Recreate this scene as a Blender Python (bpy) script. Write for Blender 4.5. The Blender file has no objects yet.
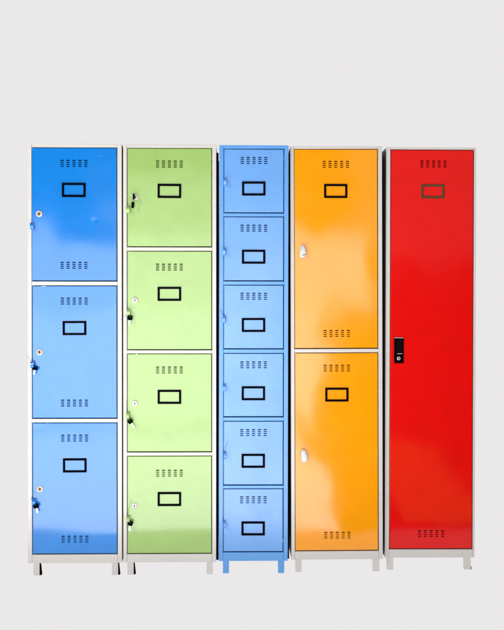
import bpy, bmesh, math, random
from mathutils import Vector, Matrix
random.seed(7)
scene = bpy.context.scene
C = scene.collection

# ------------------------------------------------------------------ camera
cam = bpy.data.objects.new('camera', bpy.data.cameras.new('camera')); C.objects.link(cam)
cam.data.sensor_fit = 'HORIZONTAL'; cam.data.sensor_width = 36.0
cam.data.lens = 932.0 / 504.0 * 36.0
cam.data.clip_end = 200
yaw, pitch = -0.0183940783, -0.0064072929
fwd = Vector((-math.sin(yaw) * math.cos(pitch), math.cos(yaw) * math.cos(pitch), math.sin(pitch)))
cam.matrix_world = Matrix.Translation((0, -4.0261, 1.1442)) @ fwd.to_track_quat('-Z', 'Y').to_matrix().to_4x4()
scene.camera = cam

# ------------------------------------------------------------------ world, lamps, exposure
w = bpy.data.worlds.new('World'); scene.world = w; w.use_nodes = True
bg = w.node_tree.nodes['Background']; bg.inputs[0].default_value = (0.9, 0.95, 1, 1); bg.inputs[1].default_value = 0.03
scene.view_settings.view_transform = 'Standard'; scene.view_settings.look = 'None'
scene.view_settings.exposure = 0; scene.view_settings.gamma = 1

def unseen_lamp(name, loc, target, sx, sy, radiance, col=(1, 1, 1)):
    l = bpy.data.lights.new(name, 'AREA'); l.shape = 'RECTANGLE'; l.size = sx; l.size_y = sy
    l.energy = radiance * math.pi * sx * sy; l.color = col
    o = bpy.data.objects.new(name, l); C.objects.link(o)
    o.location = loc
    d = Vector(target) - Vector(loc)
    o.rotation_euler = d.to_track_quat('-Z', 'Y').to_euler()
    return o

# unseen lamps added behind the camera to give the glossy doors their reflections
unseen_lamp('unseen_lamp', (-0.80, -4.75, 0.62), (-0.80, 0, 0.62), 3.1, 1.15, 3.9)
unseen_lamp('unseen_lamp', (-0.60, -4.76, 1.52), (-0.60, 0, 1.50), 3.6, 0.62, 3.0)
unseen_lamp('unseen_lamp', (-0.30, -4.77, 2.10), (-0.30, 0, 2.05), 1.7, 0.50, 1.4)
# unseen low lamp added in front of the row, stands for mirrored bright ground
unseen_lamp('unseen_lamp', (-0.75, -2.70, 0.02), (-0.75, -2.70, 2), 2.6, 3.92, 4.2)
# weak unseen lamps added for mirror images on the red door: high, warm low
unseen_lamp('unseen_lamp', (1.75, -4.70, 2.25), (1.75, 0, 2.2), 1.4, 1.4, 0.5, (1, .85, .8))
wl = unseen_lamp('added_warm_lamp', (1.22, -2.15, 0.03), (1.22, -2.15, 2), 0.5, 2.7, 1.3, (1, .42, .06))
wl.rotation_euler.z += math.radians(4)
# unseen side fill added at the upper right to brighten the right-hand lockers
unseen_lamp('added_fill', (3.0, -4.0, 3.3), (0.4, 0, 0.9), 1.0, 1.0, 12)
# harder key lamp from the upper left: throws the small shadows of the hasps
unseen_lamp('key_lamp', (-3.0, -3.1, 3.6), (0.0, 0, 0.9), 0.20, 0.20, 600, (1.0, 0.98, 0.95))

# ------------------------------------------------------------------ materials
def nodes(name):
    m = bpy.data.materials.new(name); m.use_nodes = True
    nt = m.node_tree; b = nt.nodes['Principled BSDF']
    return m, nt, b

def paint(name, col, rough=0.10, warp=0.05, wscale=2.6, coat=0.6, var=0.04, dents=(), peel=0.015, grime=0.0, spec=0.5):
    m, nt, b = nodes(name); N = nt.nodes; L = nt.links
    tc = N.new('ShaderNodeTexCoord'); oi = N.new('ShaderNodeObjectInfo')
    off = N.new('ShaderNodeVectorMath'); off.operation = 'SCALE'; off.inputs[0].default_value = (7.3, 3.1, 5.7)
    L.new(oi.outputs['Random'], off.inputs['Scale'])
    add = N.new('ShaderNodeVectorMath'); add.operation = 'ADD'
    L.new(tc.outputs['Object'], add.inputs[0]); L.new(off.outputs[0], add.inputs[1])
    def noise(scale, detail=2.0, rough_=0.5, src=add):
        n = N.new('ShaderNodeTexNoise'); n.inputs['Scale'].default_value = scale
        n.inputs['Detail'].default_value = detail; n.inputs['Roughness'].default_value = rough_
        L.new(src.outputs[0], n.inputs['Vector']); return n
    # colour: faint batch variation and grime of its own shape
    n1 = noise(14.0, 5.0, 0.6)
    mr = N.new('ShaderNodeMapRange'); mr.inputs[1].default_value = 0.3; mr.inputs[2].default_value = 0.7
    mr.inputs[3].default_value = 1 - var; mr.inputs[4].default_value = 1 + var
    L.new(n1.outputs['Fac'], mr.inputs[0])
    mul = N.new('ShaderNodeVectorMath'); mul.operation = 'SCALE'; mul.inputs[0].default_value = col
    L.new(mr.outputs[0], mul.inputs['Scale'])
    last = mul.outputs[0]
    if grime:
        n3 = noise(55.0, 8.0, 0.7)
        r3 = N.new('ShaderNodeMapRange'); r3.inputs[1].default_value = 0.60; r3.inputs[2].default_value = 0.78
        r3.inputs[3].default_value = 0; r3.inputs[4].default_value = grime
        L.new(n3.outputs['Fac'], r3.inputs[0])
        mx = N.new('ShaderNodeMix'); mx.data_type = 'RGBA'
        L.new(r3.outputs[0], mx.inputs['Factor']); L.new(last, mx.inputs[6]); mx.inputs[7].default_value = (0.22, 0.17, 0.12, 1)
        last = mx.outputs[2]
    L.new(last, b.inputs['Base Color'])
    # gloss
    n2 = noise(5.0, 4.0, 0.6)
    r2 = N.new('ShaderNodeMapRange'); r2.inputs[1].default_value = 0.3; r2.inputs[2].default_value = 0.7
    r2.inputs[3].default_value = rough * 0.75; r2.inputs[4].default_value = rough * 1.35
    L.new(n2.outputs['Fac'], r2.inputs[0]); L.new(r2.outputs[0], b.inputs['Roughness'])
    b.inputs['Specular IOR Level'].default_value = spec
    b.inputs['Coat Weight'].default_value = coat; b.inputs['Coat IOR'].default_value = 1.6
    L.new(r2.outputs[0], b.inputs['Coat Roughness'])
    # sheet metal that is never quite flat: slow waves, dents, orange peel
    gn = N.new('ShaderNodeNewGeometry')
    def perturb(prev_out, scale, detail, amp):
        n = noise(scale, detail, 0.45)
        sb = N.new('ShaderNodeVectorMath'); sb.operation = 'SUBTRACT'; sb.inputs[1].default_value = (.5, .5, .5)
        L.new(n.outputs['Color'], sb.inputs[0])
        ml = N.new('ShaderNodeVectorMath'); ml.operation = 'MULTIPLY'; ml.inputs[1].default_value = (amp, 0, amp)
        L.new(sb.outputs[0], ml.inputs[0])
        ad = N.new('ShaderNodeVectorMath'); ad.operation = 'ADD'
        L.new(prev_out, ad.inputs[0]); L.new(ml.outputs[0], ad.inputs[1])
        nm = N.new('ShaderNodeVectorMath'); nm.operation = 'NORMALIZE'; L.new(ad.outputs[0], nm.inputs[0])
        return nm
    prev = perturb(gn.outputs['Normal'], wscale, 1.5, warp)
    prev = perturb(prev.outputs[0], 240.0, 1.0, peel)
    for (dx, dz, rx, rz, depth) in dents:
        s = N.new('ShaderNodeVectorMath'); s.operation = 'SUBTRACT'; s.inputs[1].default_value = (dx, 0, dz)
        L.new(tc.outputs['Object'], s.inputs[0])
        d = N.new('ShaderNodeVectorMath'); d.operation = 'DIVIDE'; d.inputs[1].default_value = (rx, 10, rz)
        L.new(s.outputs[0], d.inputs[0])
        ln = N.new('ShaderNodeVectorMath'); ln.operation = 'LENGTH'; L.new(d.outputs[0], ln.inputs[0])
        r = N.new('ShaderNodeMapRange'); r.interpolation_type = 'SMOOTHSTEP'
        r.inputs[1].default_value = 0; r.inputs[2].default_value = 1; r.inputs[3].default_value = 0; r.inputs[4].default_value = 1
        L.new(ln.outputs['Value'], r.inputs[0])
        bd = N.new('ShaderNodeBump'); bd.inputs['Strength'].default_value = 1; bd.inputs['Distance'].default_value = depth
        L.new(r.outputs[0], bd.inputs['Height']); L.new(prev.outputs[0], bd.inputs['Normal']); prev = bd
    L.new(prev.outputs[0], b.inputs['Normal']); L.new(prev.outputs[0], b.inputs['Coat Normal'])
    return m

def plain(name, col, rough=0.4, metal=0.0, spec=0.5, coat=0.0):
    m, nt, b = nodes(name)
    N = nt.nodes; L = nt.links
    tc = N.new('ShaderNodeTexCoord')
    n = N.new('ShaderNodeTexNoise'); n.inputs['Scale'].default_value = 90; n.inputs['Detail'].default_value = 4
    L.new(tc.outputs['Object'], n.inputs['Vector'])
    r = N.new('ShaderNodeMapRange'); r.inputs[1].default_value = .3; r.inputs[2].default_value = .7
    r.inputs[3].default_value = rough * .8; r.inputs[4].default_value = min(1, rough * 1.25)
    L.new(n.outputs['Fac'], r.inputs[0]); L.new(r.outputs[0], b.inputs['Roughness'])
    b.inputs['Base Color'].default_value = (*col, 1)
    b.inputs['Metallic'].default_value = metal; b.inputs['Specular IOR Level'].default_value = spec
    b.inputs['Coat Weight'].default_value = coat
    return m

M = dict(
    blue=paint('royal_blue_paint', (0.018, 0.235, 0.72), warp=0.085, wscale=3.0),
    blue_dented=paint('royal_blue_paint_dented', (0.008, 0.215, 0.70), warp=0.085, wscale=3.4, dents=[(.086, -.025, .022, .016, .0003), (.116, .245, .030, .012, .00022)]),
    green=paint('green_paint', (0.34, 0.545, 0.15), warp=0.030, wscale=3.0),
    sky=paint('light_blue_paint', (0.13, 0.365, 0.83), warp=0.015, wscale=4.0, rough=0.24, peel=0.10),
    orange=paint('orange_paint', (0.98, 0.35, 0.001), coat=0.4, warp=0.095, wscale=3.0),
    red=paint('red_paint', (0.76, 0.005, 0.004), coat=0.0, spec=0.36, warp=0.07, wscale=2.4),
    frame=paint('pale_grey_paint', (0.65, 0.622, 0.59), warp=0.008, wscale=3, rough=0.30, coat=0.9, var=0.025, grime=0.12),
    skyframe=paint('light_blue_frame_paint', (0.10, 0.345, 0.80), warp=0.01, wscale=3, rough=0.28, coat=0.5),
    side=plain('shaded_side_paint', (0.12, 0.12, 0.11), 0.6),  # dark colour stands in for shade in the gaps between lockers
    black=plain('shade_black', (0.003, 0.003, 0.005), 0.6, spec=0.0),
    bronze=plain('bronze_metal', (0.075, 0.055, 0.014), 0.45, 0.2, spec=.3),
    nickel=plain('nickel', (0.70, 0.68, 0.66), 0.35, 0.25),
    brass=plain('brass_core', (0.42, 0.22, 0.09), 0.4, 0.3),
    slot=plain('dark_slot', (0.004, 0.003, 0.003), 0.8, spec=0.05),
    steel=plain('steel', (0.85, 0.85, 0.86), 0.3, 0.35),  # bright colour for the highlight strip in the recessed handle
    wire=plain('wire', (0.10, 0.09, 0.08), 0.4, 0.6),
    white=plain('white_plastic', (0.72, 0.71, 0.69), 0.35, coat=.2),
)

# ------------------------------------------------------------------ helpers
def link(name, bm, mats, parent=None, loc=None, rot=None, sharp=32):
    me = bpy.data.meshes.new(name)
    bmesh.ops.remove_doubles(bm, verts=bm.verts, dist=1e-6)
    bmesh.ops.recalc_face_normals(bm, faces=bm.faces)
    bm.to_mesh(me); bm.free()
    for m in (mats if isinstance(mats, (list, tuple)) else [mats]): me.materials.append(m)
    me.shade_smooth(); me.set_sharp_from_angle(angle=math.radians(sharp))
    for p in me.polygons:                              # flat sheet stays flat, only the rolled edges are smooth
        if max(abs(c) for c in p.normal) > 0.9996: p.use_smooth = False
    o = bpy.data.objects.new(name, me); C.objects.link(o)
    if parent: o.parent = parent
    if loc: o.location = loc
    if rot: o.rotation_euler = rot
    return o

def box(bm, x0, x1, y0, y1, z0, z1, bev=0.0, mat=0, seg=2):
    t = bmesh.new()
    bmesh.ops.create_cube(t, size=1)
    for v in t.verts:
        v.co = Vector((x0 + (v.co.x + .5) * (x1 - x0), y0 + (v.co.y + .5) * (y1 - y0), z0 + (v.co.z + .5) * (z1 - z0)))
    if bev: bmesh.ops.bevel(t, geom=t.edges[:], offset=bev, segments=seg, profile=0.5, affect='EDGES')
    merge(bm, t, mat)

def merge(bm, t, mat=0, mtx=None):
    mp = {}
    for v in t.verts: mp[v] = bm.verts.new(mtx @ v.co if mtx else v.co)
    for f in t.faces:
        try: g = bm.faces.new([mp[v] for v in f.verts]); g.material_index = mat if mat is not None else f.material_index
        except ValueError: pass
    t.free()

def lathe(bm, prof, n=28, mat=0, mtx=None):
    """prof: list of (radius, depth, material index of the ring that follows); axis along -Y"""
    t = bmesh.new(); rings = []
    for r, y, mi in prof:
        if r < 1e-7: rings.append([t.verts.new((0, y, 0))])
        else: rings.append([t.verts.new((r * math.cos(2 * math.pi * k / n), y, r * math.sin(2 * math.pi * k / n))) for k in range(n)])
    for a, b, p in zip(rings, rings[1:], prof):
        for k in range(n):
            if len(a) == 1: f = t.faces.new([a[0], b[k], b[(k + 1) % n]])
            elif len(b) == 1: f = t.faces.new([a[k], a[(k + 1) % n], b[0]])
            else: f = t.faces.new([a[k], a[(k + 1) % n], b[(k + 1) % n], b[k]])
            f.material_index = p[2]
    merge(bm, t, None, mtx)

def tube(bm, pts, r, n=7, mat=0):
    pts = [Vector(p) for p in pts]; rings = []
    for i, p in enumerate(pts):
        d = (pts[min(i + 1, len(pts) - 1)] - pts[max(i - 1, 0)]).normalized()
        a = d.orthogonal().normalized() if i == 0 else (prev - d * prev.dot(d)).normalized()
        prev = a; b = d.cross(a)
        rings.append([bm.verts.new(p + r * (math.cos(2 * math.pi * k / n) * a + math.sin(2 * math.pi * k / n) * b)) for k in range(n)])
    for a, b in zip(rings, rings[1:]):
        for k in range(n): bm.faces.new([a[k], a[(k + 1) % n], b[(k + 1) % n], b[k]]).material_index = mat
    bm.faces.new(rings[0][::-1]).material_index = mat; bm.faces.new(rings[-1]).material_index = mat

def ring_solid(bm, outer, inner, axis0, axis1, put, mat=0):
    """solid between two closed loops (same count), extruded from axis0 to axis1; put(u, v, h) -> point"""
    n = len(outer)
    A = [[bm.verts.new(put(u, v, h)) for (u, v) in loop] for h in (axis0, axis1) for loop in (outer, inner)]
    o0, i0, o1, i1 = A
    for k in range(n):
        j = (k + 1) % n
        for q in ([o0[k], o0[j], i0[j], i0[k]], [o1[k], i1[k], i1[j], o1[j]], [o0[k], o1[k], o1[j], o0[j]], [i0[k], i0[j], i1[j], i1[k]]):
            bm.faces.new(q).material_index = mat

def rrect(cx, cy, hw, hh, r, n=4):
    out = []
    for (sx, sy, a0) in ((1, 1, 0), (-1, 1, 90), (-1, -1, 180), (1, -1, 270)):
        for k in range(n + 1):
            a = math.radians(a0 + 90 * k / n)
            out.append((cx + sx * (hw - r) + r * math.cos(a), cy + sy * (hh - r) + r * math.sin(a)))
    return out

# ------------------------------------------------------------------ backdrop: seamless studio sweep, glow added to keep it even and shadowless
def backdrop():
    m, nt, b = nodes('glowing_sweep')
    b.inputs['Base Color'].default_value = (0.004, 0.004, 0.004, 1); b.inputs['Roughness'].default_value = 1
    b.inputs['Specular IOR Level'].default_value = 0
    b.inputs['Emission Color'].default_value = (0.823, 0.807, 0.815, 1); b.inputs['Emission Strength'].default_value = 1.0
    bm = bmesh.new(); prof = [(-0.78, 0), (0, 0), (1.0, 0)]
    for k in range(1, 13):
        a = math.radians(90 * k / 12); prof.append((1.0 + 1.2 * math.sin(a), 1.2 - 1.2 * math.cos(a)))
    prof.append((2.2, 5.0))
    top = [[bm.verts.new((x, y, z)) for (y, z) in prof] for x in (-3.6, 3.6)]
    for k in range(len(prof) - 1): bm.faces.new([top[0][k], top[1][k], top[1][k + 1], top[0][k + 1]])
    bmesh.ops.solidify(bm, geom=bm.faces[:], thickness=-0.004)
    zmax = max(v.co.z for v in bm.verts if abs(v.co.y) < .01)
    for v in bm.verts: v.co.z -= max(zmax, 0)
    o = link('backdrop', bm, m); o['kind'] = 'structure'
backdrop()

# ------------------------------------------------------------------ door sheet with real louvre slots
def door_mesh(x0, x1, z0, z1, vents, depth=0.018, bev=0.0016):
    """local mesh around (0,0,0) = door centre; vents: list of (cx, z of the top slot row)"""
    bm = bmesh.new()
    xi0, xi1, zi0, zi1 = x0 + bev, x1 - bev, z0 + bev, z1 - bev
    holes = []
    for cx, zt in vents:
        for c in range(5):
            for r in range(4):
                hx = cx + (c - 2) * 0.0253; hz = zt - r * 0.0084
                holes.append((hx - .0068, hx + .0068, hz - .0023, hz + .0023, r))
    xs = sorted({xi0, xi1} | {round(h[k], 6) for h in holes for k in (0, 1)})
    zs = sorted({zi0, zi1} | {round(h[k], 6) for h in holes for k in (2, 3)})
    def inhole(x, z):
        return any(h[0] < x < h[1] and h[2] < z < h[3] for h in holes)
    V = {}
    def v(x, y, z):
        k = (round(x, 6), round(y, 6), round(z, 6))
        if k not in V: V[k] = bm.verts.new(k)
        return V[k]
    for a, b in zip(xs, xs[1:]):
        for c, d in zip(zs, zs[1:]):
            if not inhole((a + b) / 2, (c + d) / 2): bm.faces.new([v(a, 0, c), v(b, 0, c), v(b, 0, d), v(a, 0, d)])
    for (a, b, c, d, r) in holes:                      # pressed walls of each slot
        t = 0.0016
        a, b, c, d = (round(q, 6) for q in (a, b, c, d))
        for p, q in (((a, c), (b, c)), ((b, c), (b, d)), ((b, d), (a, d)), ((a, d), (a, c))):
            bm.faces.new([v(p[0], 0, p[1]), v(q[0], 0, q[1]), v(q[0], t, q[1]), v(p[0], t, p[1])])
        if r:                                          # the louvre blade leaning up behind the slot
            h = c + (d - c) * 0.38
            bm.faces.new([v(a, t, c), v(b, t, c), v(b, 0.004, h), v(a, 0.004, h)])
    # rolled edge and returned flange
    prof = [(0, 0)] + [(bev * math.sin(math.radians(k * 30)), bev * (1 - math.cos(math.radians(k * 30)))) for k in (1, 2, 3)] + [(bev, depth)]
    def loop(o, y):
        X0, X1, Z0, Z1 = xi0 - o, xi1 + o, zi0 - o, zi1 + o
        xx = [X0] + xs[1:-1] + [X1]; zz = [Z0] + zs[1:-1] + [Z1]
        pts = [(x, Z0) for x in xx] + [(X1, z) for z in zz[1:]] + [(x, Z1) for x in xx[::-1][1:]] + [(X0, z) for z in zz[::-1][1:-1]]
        return [v(x, y, z) for x, z in pts]
    loops = [loop(o, y) for o, y in prof]
    for A, B in zip(loops, loops[1:]):
        n = len(A)
        for k in range(n): bm.faces.new([A[k], A[(k + 1) % n], B[(k + 1) % n], B[k]])
    return bm

def holder_bm(w=0.101, h=0.0605, t=0.0092, d=0.0045):
    bm = bmesh.new()
    ring_solid(bm, rrect(0, 0, w / 2, h / 2, 0.0015), rrect(0, 0, w / 2 - t, h / 2 - t, 0.0008), 0.0002, -d, lambda u, v, y: (u, y, v))
    es = [e for e in bm.edges if all(abs(v.co.y + d) < 1e-5 for v in e.verts) and len(e.link_faces) == 2 and
          any(abs(f.calc_center_median().y + d) > 1e-4 for f in e.link_faces)]
    bmesh.ops.bevel(bm, geom=es, offset=0.0012, segments=2, profile=.5, affect='EDGES')
    return bm

def lock_bm(r=0.0135, core=1):
    bm = bmesh.new()
    lathe(bm, [(r, 0, 0), (r, -0.003, 0), (r * .9, -0.0055, 0), (r * .62, -0.0062, 0), (r * .56, -0.0045, 1 if core else 0), (0, -0.0048, 0)], 32)
    box(bm, -0.0018, 0.0018, -0.0056, -0.0040, -r * .38, r * .38, mat=2)
    return bm

def hasp_bm(w=0.012, h=0.034, d=0.025):
    """padlock staple: rounded tab standing out of the door edge with a hole from side to side"""
    bm = bmesh.new()
    outer = [(y * d, z * h / 2) for y, z in ((.25, 1.0), (0, 1.0), (-.35, .95), (-.62, .82), (-.82, .60), (-.94, .34), (-1, 0),
             (-.94, -.34), (-.82, -.60), (-.62, -.82), (-.35, -.95), (0, -1.0), (.25, -1.0), (.25, -.5), (.25, 0), (.25, .5))]
    c = -d * .52
    inner = []
    for (y, z) in outer:
        a = math.atan2(z, y - c); inner.append((c + .0045 * math.cos(a), .0065 * math.sin(a)))
    ring_solid(bm, outer, inner, -w / 2, w / 2, lambda u, v, x: (x, u, v))
    es = [e for e in bm.edges if len(e.link_faces) == 2 and e.calc_face_angle(0) > 1.2]
    bmesh.ops.bevel(bm, geom=es, offset=w * .28, segments=3, profile=.5, affect='EDGES', clamp_overlap=True)
    return bm

def tongue_bm(notch):
    """white plastic lever cover: a soft upright tongue standing off the door"""
    bm = bmesh.new(); n = 20; rings = []
    H = 0.056
    sec = [(-.5, .30, .35), (-.49, .62, .62), (-.45, .84, .85), (-.32, .98, 1), (-.12, 1.0, 1), (.1, .96, 1), (.26, .88, .95), (.38, .72, .82), (.46, .48, .6), (.5, .2, .3)]
    for z, wx, wy in sec:
        ring = []
        for k in range(n):
            a = 2 * math.pi * k / n
            cx, cy = math.cos(a), math.sin(a)
            ex = abs(cx) ** .75 * (1 if cx > 0 else -1); ey = abs(cy) ** .75 * (1 if cy > 0 else -1)
            ring.append(bm.verts.new((.0148 * wx * ex + (.003 if -.3 < z < -.05 and cx > 0 else 0), -.012 + .012 * wy * ey, z * H)))
        rings.append(ring)
    for A, B in zip(rings, rings[1:]):
        for k in range(n): bm.faces.new([A[k], A[(k + 1) % n], B[(k + 1) % n], B[k]])
    bm.faces.new(rings[0][::-1]); bm.faces.new(rings[-1])
    # stem into the door
    box(bm, -.006, .006, -.006, .0005, -.010, .010, .001)
    if notch:
        tube(bm, [(-.004, -.0243, -.0165), (.001, -.0246, -.0165), (.006, -.0240, -.0145), (.011, -.0215, -.0120)], .0011, 6, 1)
        tube(bm, [(-.0085, -.0222, .001), (-.0080, -.0228, .008), (-.0055, -.0228, .013), (-.002, -.0225, .015)], .0008, 6, 1)
    return bm

# ------------------------------------------------------------------ locker
H = 1.850; ZB = 0.054; DEPTH = 0.45
def locker(label, x0, width, y, roll, doors, zdoor, dx0, dx1, fmat, dmat, legs, vents, group='metal lockers standing in one row', strip=0):
    """zdoor: [(z0,z1)] top to bottom; vents: per door list of (cx, z)"""
    root = bpy.data.objects.new('locker', None); C.objects.link(root)
    cx = x0 + width / 2
    root.location = (cx - roll * 0.9, y, 0.0008); root.rotation_euler = (0, roll, 0)
    root['label'] = label; root['category'] = 'locker'; root['group'] = group
    hw = width / 2
    # ---- cabinet body: sides, back, top, bottom and the shelves between the doors
    bm = bmesh.new(); t = 0.0012
    zt = H - 0.0006; yb = DEPTH
    box(bm, -hw + .001, -hw + .001 + t, .020, yb, ZB + .001, zt)
    box(bm, hw - .001 - t, hw - .001, .020, yb, ZB + .001, zt)
    box(bm, -hw + .0035, hw - .0035, .020, yb - .001, H - .0022, H - .0009)
    box(bm, -hw + .0035, hw - .0035, .020, yb - .001, ZB + .0012, ZB + .003)
    box(bm, -hw - (.004 if fmat == 'skyframe' else 0), hw + .0045, yb + .0005, yb + .0025, ZB, H)          # back panel, widened to block backdrop light through the gaps
    for (a, b), (c, d) in zip(zdoor, zdoor[1:]):
        zs = (a + d) / 2; box(bm, -hw + .0035, hw - .0035, .021, yb - .001, zs - .001, zs + .001)
    link('cabinet_body', bm, M['side'] if fmat == 'frame' else M['side'], root)
    if strip:                                          # black strip added to keep the gap between two neighbours dark
        bm = bmesh.new(); box(bm, hw - .001, hw + strip, .032, .040, ZB + .0005, H - .030, .001)
        link('gap_shade_strip', bm, M['black'], root)
    # ---- face frame: stiles full height, rails butted between them with a hairline seam
    bm = bmesh.new(); g = .0004; fd = .019
    sl = dx0 - .0035; sr = dx1 + .0035; bv = .0012
    box(bm, -hw, sl, 0, fd, ZB, H, bv); box(bm, sr, hw, 0, fd, ZB, H, bv)
    zl = [H] + [q for ab in zdoor for q in (ab[1], ab[0])] + [ZB]
    for k in range(0, len(zl), 2):
        top, bot = zl[k], zl[k + 1]
        top = top if k == 0 else top - .0045
        bot = bot if k == len(zl) - 2 else bot + .0030
        box(bm, sl + g, sr - g, .0004, fd, bot, top, bv)
    # rebate the doors close against
    for ab in zdoor:
        box(bm, sl - .001, sl + .004, .0205, .022, ab[0] - .004, ab[1] + .003)
    link('face_frame', bm, M[fmat], root)
    # ---- legs
    for (lx, side) in legs:
        for yy in (0.004, DEPTH - 0.034):
            bm = bmesh.new(); lw = .0265; th = .0022
            yo = 1 if yy < .1 else -1
            # folded channel: face plate, two side flanges
            ya, yc = yy, yy + .030
            box(bm, lx, lx + lw, ya if yo > 0 else yc - th, ya + th if yo > 0 else yc, 0, ZB, .0005)
            for xa in (lx, lx + lw - th):
                tt = bmesh.new()
                yf, yr = (ya + th * .9, yc) if yo > 0 else (yc - th * .9, ya)
                q = [(yf, 0), (yf + (yr - yf) * .75, 0), (yr, ZB), (yf, ZB)]
                A = [tt.verts.new((xa, a_, z_)) for a_, z_ in q]; B = [tt.verts.new((xa + th, a_, z_)) for a_, z_ in q]
                tt.faces.new(A); tt.faces.new(B[::-1])
                for k in range(4): tt.faces.new([A[k], B[k], B[(k + 1) % 4], A[(k + 1) % 4]])
                merge(bm, tt)
            box(bm, lx + .001, lx + lw - .001, min(ya, yc) + .0025, max(ya, yc) - .009, .0002, .002)
            lg = link('leg', bm, M[fmat], root)
            if side and yo > 0:                        # black wedge stands in for the shaded side of the leg
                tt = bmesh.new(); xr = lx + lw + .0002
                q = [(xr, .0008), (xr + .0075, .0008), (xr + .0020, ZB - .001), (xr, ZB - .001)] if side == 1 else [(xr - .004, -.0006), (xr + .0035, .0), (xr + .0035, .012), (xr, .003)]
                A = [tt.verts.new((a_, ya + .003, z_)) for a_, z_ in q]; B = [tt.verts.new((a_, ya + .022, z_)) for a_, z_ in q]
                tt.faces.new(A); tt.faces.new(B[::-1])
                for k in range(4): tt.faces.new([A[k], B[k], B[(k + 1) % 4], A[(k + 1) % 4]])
                link('leg_shade_wedge', tt, M['black'], lg)
    # ---- doors with all that is fixed to them
    out = []
    for i, (z0, z1) in enumerate(zdoor):
        zc = (z0 + z1) / 2; xc = (dx0 + dx1) / 2; spec0 = doors[i]
        dl = dx0 + spec0.get('dl', 0)
        dr = link('door', door_mesh(dl - xc, dx1 - xc, z0 - zc, z1 - zc, [(a - xc, b - zc) for a, b in vents[i]]), M[dmat if isinstance(dmat, str) else dmat[i]], root,
                  (xc, .0006 + random.uniform(-.0003, .0008), zc), (0, 0, random.uniform(-.0010, .0010)))
        spec = doors[i]
        def sub(name, bm, mats, x, z, y=0.0, rot=None):
            return link(name, bm, mats, dr, (x - xc, y, z - zc), rot)
        if 'label' in spec:
            lx, lz = spec['label']; sub('label_holder', holder_bm(), M[spec.get('lmat', 'black')], lx, lz, 0, (0, random.uniform(-.006, .006), 0))
        if 'lock' in spec:
            lx, lz, lr, core = spec['lock']
            sub('lock', lock_bm(lr), [M['nickel'], M[core], M['slot']], lx, lz, 0, (0, random.uniform(-.3, .3), 0))
        if 'hasp' in spec:
            lx, lz, lw = spec['hasp']; sub('hasp', hasp_bm(lw), M[spec.get('hmat', dmat if isinstance(dmat, str) else 'blue')], lx, lz, -.001, (0, random.uniform(-.04, .04), random.uniform(-.15, .15)))
        if 'tongue' in spec:
            lx, lz, tilt, notch = spec['tongue']
            sub('handle', tongue_bm(notch), [M['white'], M['slot']], lx, lz, 0, (0, tilt, 0))
        if 'recess' in spec:
            recess_handle(dr, spec['recess'][0] - xc, spec['recess'][1] - zc)
        out.append(dr)
    return root, out

def recess_handle(dr, x, z):
    bm = bmesh.new(); hw, hh = .0205, .0555
    xs = [-hw, -.0085, .0140, hw]; zs = [-hh, -.0130, .0500, hh]
    yf = -.0045
    for i in range(3):
        for j in range(3):
            if i == 1 and j == 1: continue
            box(bm, xs[i], xs[i + 1], yf, .0003, zs[j], zs[j + 1])
    bmesh.ops.remove_doubles(bm, verts=bm.verts, dist=1e-6)
    # pocket walls and floor going back through the door
    bmesh.ops.delete(bm, geom=[f for f in bm.faces if all((abs(v.co.x - xs[1]) < 1e-5 for v in f.verts)) and f.calc_center_median().z and False], context='FACES')
    box(bm, xs[1] + .0002, xs[2] - .0002, -.0012, -.0004, zs[1] + .0002, zs[2] - .0002, mat=1)
    h = link('handle', bm, [M['black'], M['slot']], dr, (x, 0, z), sharp=20)
    bm = bmesh.new(); box(bm, -.0100, .0125, -.0062, -.0044, -.0145, -.0125, .0004)
    link('ledge_highlight', bm, M['steel'], dr, (x + .0015, 0, z))  # bright strip in place of the highlight on the pocket's lower edge
    link('lock', lock_bm(.0078), [M['nickel'], M['brass'], M['slot']], dr, (x - .0015, -.0045, z - .0340))
    bm = bmesh.new(); box(bm, -.0190, .0190, -.0060, -.0040, .0548, .0568, .0004)
    link('handle_rim', bm, M['steel'], dr, (x, 0, z))

# ---- 1: royal blue, three doors
rootA, dA = locker('grey-framed metal locker with three royal blue doors, at the far left of the row', -.8860, .4017, -.0242, .0001,
    [dict(dl=-.0025, label=(-.0035, 1.6525), lock=(-.1510, 1.550, .0138, 'brass'), hasp=(-.1775, 1.497, .014)),
     dict(label=(-.0010, 1.0620), lock=(-.1500, .959, .0138, 'brass'), hasp=(-.1755, .905, .014)),
     dict(label=(-.0005, .4735), lock=(-.1490, .373, .0138, 'brass'), hasp=(-.1750, .318, .014))],
    [(1.2656, 1.8320), (.6773, 1.2417), (.0952, .6546)], -.1800, .1790, 'frame', ['blue_dented', 'blue', 'blue'], [(-.179, 1), (.157, 1)],
    [[(-.0025, 1.779), (-.003, 1.343)], [(-.002, 1.190), (-.0015, .753)], [(-.001, .603), (0, .169)]])
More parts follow.
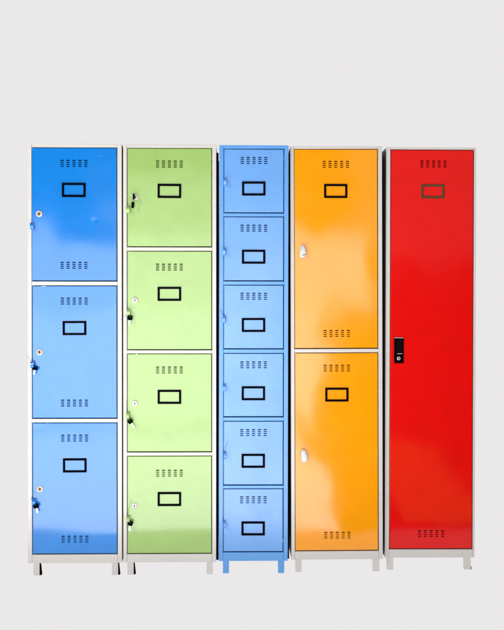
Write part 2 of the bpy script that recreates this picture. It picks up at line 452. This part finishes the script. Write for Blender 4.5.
# ---- 2: green, four doors
rootB, dB = locker('grey-framed metal locker with four pale green doors, beside the locker with royal blue doors', -.4790, .3988, -.0190, .0005,
    [dict(label=(-.0015, 1.650), lock=(-.1470, 1.623, .0130, 'nickel'), hasp=(-.1755, 1.568, .015)),
     dict(label=(-.0015, 1.2085), lock=(-.1490, 1.181, .0130, 'nickel'), hasp=(-.1755, 1.129, .013)),
     dict(label=(-.0015, .7660), lock=(-.1500, .738, .0130, 'nickel'), hasp=(-.1765, .687, .013)),
     dict(label=(-.0015, .3265), lock=(-.1510, .298, .0120, 'nickel'), hasp=(-.1750, .242, .014))],
    [(1.4129, 1.8315), (.9707, 1.3905), (.5314, .9497), (.0937, .5099)], -.1805, .1785, 'frame', 'green', [(-.182, 1), (.158, 0)],
    [[(-.0015, 1.778)], [(-.0015, 1.336)], [(-.0015, .894)], [(-.0015, .450)]], strip=.0096)
# ---- 3: light blue all over, six small doors
zc6 = [(1.5609, 1.8320), (1.2673, 1.5398), (.9738, 1.2453), (.6801, .9505), (.3848, .6572), (.0957, .3649)]
lab6 = [1.663, 1.369, 1.0745, .7795, .4875, .195]; ven6 = [1.797, 1.505, 1.211, .915, .622, .331]; hs6 = [1.690, 1.390, 1.099, .804, .512, .215]
rootC, dC = locker('narrow all-blue metal locker with six small doors, in the middle of the row', -.0689, .2990, -.0050, .0018,
    [dict(label=(-.0005, a), hasp=(-.1245, h, .0105)) for a, h in zip(lab6, hs6)],
    zc6, -.1275, .1275, 'skyframe', 'sky', [(-.131, 0), (.108, 0)], [[(.0005, v)] for v in ven6], strip=.0080)
# ---- 4: orange, two doors
rootD, dD = locker('grey-framed metal locker with two tall orange doors and white handles', .2427, .3988, .0133, -.0030,
    [dict(label=(-.0025, 1.6555), tongue=(-.1470, 1.393, .02, True)),
     dict(label=(.0005, .7715), tongue=(-.1440, .5085, -.13, False))],
    [(.9746, 1.8355), (.0945, .9516)], -.1805, .1785, 'frame', 'orange', [(-.181, 0), (.158, 0)],
    [[(-.0015, 1.784), (.001, 1.050)], [(.0005, .899), (.0015, .172)]])
# ---- 5: red, one full-height door
M['red'] = paint('red_paint_dented', (0.76, 0.005, 0.004), coat=0.0, spec=0.36, warp=0.07, wscale=2.4,
                 dents=[(-.075, -.115, .030, .012, .0007), (-.11, .845, .02, .012, .0002), (.13, .59, .02, .012, .0002)])
rootE, dE = locker('grey-framed metal locker with one full-height red door, at the far right of the row', .6586, .3947, .0348, .0027,
    [dict(label=(.0065, 1.6575), lmat='bronze', recess=(-.1395, .9615))],
    [(.0945, 1.8375)], -.1760, .1845, 'frame', 'red', [(-.186, 0), (.155, 2)],
    [[(.0095, 1.790), (.0055, .172)]])

# ------------------------------------------------------------------ keys and wires hanging from the hasps
def world(root, x, y, z):
    r = root.rotation_euler.y; l = root.location
    return Vector((l.x + x * math.cos(r) + z * math.sin(r), l.y + y, l.z + z * math.cos(r) - x * math.sin(r)))

def key_thing(root, x, y, z, label, ang, hw, hh, blade, tilt=0.0, wires=(), shift=(.010, 0), group='keys hanging from the locker hasps', ring=True):
    """x, z: where the wire ring passes through the hasp; the key hangs below it"""
    o = bpy.data.objects.new('key', None); C.objects.link(o); o.location = world(root, x, y, z)
    o['label'] = label; o['category'] = 'key'; o['group'] = group
    # bow
    bm = bmesh.new()
    ring_solid(bm, rrect(0, 0, hw / 2, hh / 2, min(hw, hh) * .36), rrect(0, hh * .22, .0022, .0022, .002), -.0022, .0022, lambda u, v, yy: (u, yy, v))
    es = [e for e in bm.edges if len(e.link_faces) == 2 and e.calc_face_angle(0) > 1.2]
    bmesh.ops.bevel(bm, geom=es, offset=.0006, segments=2, profile=.5, affect='EDGES')
    rot = (0, ang, tilt)
    off = Vector((-math.sin(ang) * (hh * .3), 0, -math.cos(ang) * (hh * .3)))
    base = Vector((shift[0], -.006, -.0085 + shift[1]))
    link('key_head', bm, M['black'], o, base + off, rot)
    # blade with cuts
    bm = bmesh.new(); n = 9; L = blade; wv = .0078
    left = [(-wv / 2, -hh / 2 + .002)] + [(-wv / 2 + (.0016 if k % 2 else .0003), -hh / 2 - L * k / n) for k in range(1, n)] + [(0, -hh / 2 - L)]
    right = [(wv / 2, -hh / 2 - L * .88), (wv / 2, -hh / 2 + .002)]
    P = left + right
    A = [bm.verts.new((a, -.001, b)) for a, b in P]; B = [bm.verts.new((a, .001, b)) for a, b in P]
    bm.faces.new(A); bm.faces.new(B[::-1])
    for k in range(len(P)): bm.faces.new([A[k], B[k], B[(k + 1) % len(P)], A[(k + 1) % len(P)]])
    link('key_blade', bm, M['steel'], o, base + off, rot)
    # ring of wire through hasp hole and bow
    bm = bmesh.new()
    if ring:
        pts = [(math.sin(t) * .0035 - .001 + (shift[0] + .001) * (1 - math.cos(t)) / 2, -.0035 + math.cos(t) * .0044, -.0045 + shift[1] / 2 + math.cos(t) * (.0085 - shift[1] / 2)) for t in [2 * math.pi * k / 16 for k in range(17)]]
        tube(bm, pts, .0008)
    for wpts in wires: tube(bm, wpts, .0006)
    link('wire_ring', bm, M['wire'], o)
    return o

key_thing(rootA, -.1755, -.013, .905, 'black-headed key hanging by a wire from the middle royal blue door', .20, .022, .017, .020, 0.1, shift=(.011, 0),
    wires=[[(0, -.002, .002), (-.004, -.004, .010), (-.010, -.005, .018), (-.016, -.006, .028), (-.022, -.006, .041)], [(.0, 0, .003), (.003, -.004, .012), (.001, -.003, .020)]])
key_thing(rootA, -.1750, -.013, .318, 'black-headed key hanging by a wire from the lowest royal blue door', -.22, .023, .020, .021, 0.2, shift=(.011, 0),
    wires=[[(0, -.002, .002), (-.005, -.004, .009), (-.007, -.004, .017), (-.003, -.005, .030), (-.002, -.003, .042)]])
key_thing(rootB, -.1755, -.013, 1.129, 'black-headed key with a loose wire hanging from the second green door from the top', .10, .021, .022, .022, 0.1, shift=(.008, -.008),
    wires=[[(0, -.002, .002), (-.006, -.005, -.010), (-.014, -.004, -.017), (-.024, .002, -.023), (-.036, .004, -.031)]])
key_thing(rootB, -.1765, -.013, .687, 'dark key with its steel blade pointing down right on the third green door from top', -.55, .021, .020, .024, 0.2, shift=(.006, -.010),
    wires=[[(0, -.002, .002), (-.005, -.003, .012), (-.0065, -.004, .024), (-.006, -.004, .040), (-.007, -.003, .062)], [(0, -.003, -.014), (.001, -.006, -.026), (.0005, -.005, -.038)]])
key_thing(rootB, -.1750, -.013, .242, 'black-headed key hanging under a curved wire on the lowest green door', .12, .021, .022, .022, 0.1, shift=(.009, 0),
    wires=[[(0, -.002, .002), (-.004, -.004, .012), (-.003, -.004, .022), (.001, -.005, .040), (.006, -.006, .062), (.012, -.005, .083)]])

# key left in the top green lock, a second black key head dangling from it
o = bpy.data.objects.new('key', None); C.objects.link(o); o.location = world(rootB, -.147, -.0015, 1.623)
o['label'] = 'key left in the lock of the top green door with a black tag dangling below'; o['category'] = 'key'
bm = bmesh.new(); box(bm, -.0075, -.0015, -.034, -.010, -.012, .012, .0018)
link('key_head', bm, M['black'], o)
bm = bmesh.new(); box(bm, -.0050, -.0040, -.0105, -.0035, -.0035, .0035)
link('key_blade', bm, M['steel'], o)
bm = bmesh.new(); box(bm, -.0060, .0060, -.004, .004, -.013, .013, .0025)
link('key_tag', bm, M['black'], o, (-.0085, -.022, -.036), (0, .08, .5))
bm = bmesh.new(); tube(bm, [(-.0045 + math.sin(t) * .004 - .002, -.022, -.016 + math.cos(t) * .011) for t in [2 * math.pi * k / 16 for k in range(17)]], .0008)
link('wire_ring', bm, M['wire'], o)

def wire_thing(root, x, z, pts, label):
    bm = bmesh.new()
    tube(bm, [(math.sin(t) * .004, -.001 - math.cos(t) * .006, math.cos(t) * .006) for t in [2 * math.pi * k / 14 for k in range(15)]], .0008)
    tube(bm, pts, .0007)
    o = link('wire_tie', bm, M['wire'], None, world(root, x, -.013, z))
    o['label'] = label; o['category'] = 'wire'; o['group'] = 'loose wires on the narrow blue locker'
wire_thing(rootC, -.1245, 1.099, [(0, -.002, .006), (-.004, -.003, .014), (-.009, -.002, .022), (-.013, .002, .031), (-.019, .003, .040)],
    'thin wire curling up to the left from the third small blue door from the top')
wire_thing(rootC, -.1245, .512, [(0, -.002, .006), (.002, -.005, .018), (.004, -.005, .032), (.008, -.006, .048), (.012, -.005, .058)],
    'thin wire standing up from the hasp of the fifth small blue door from the top')
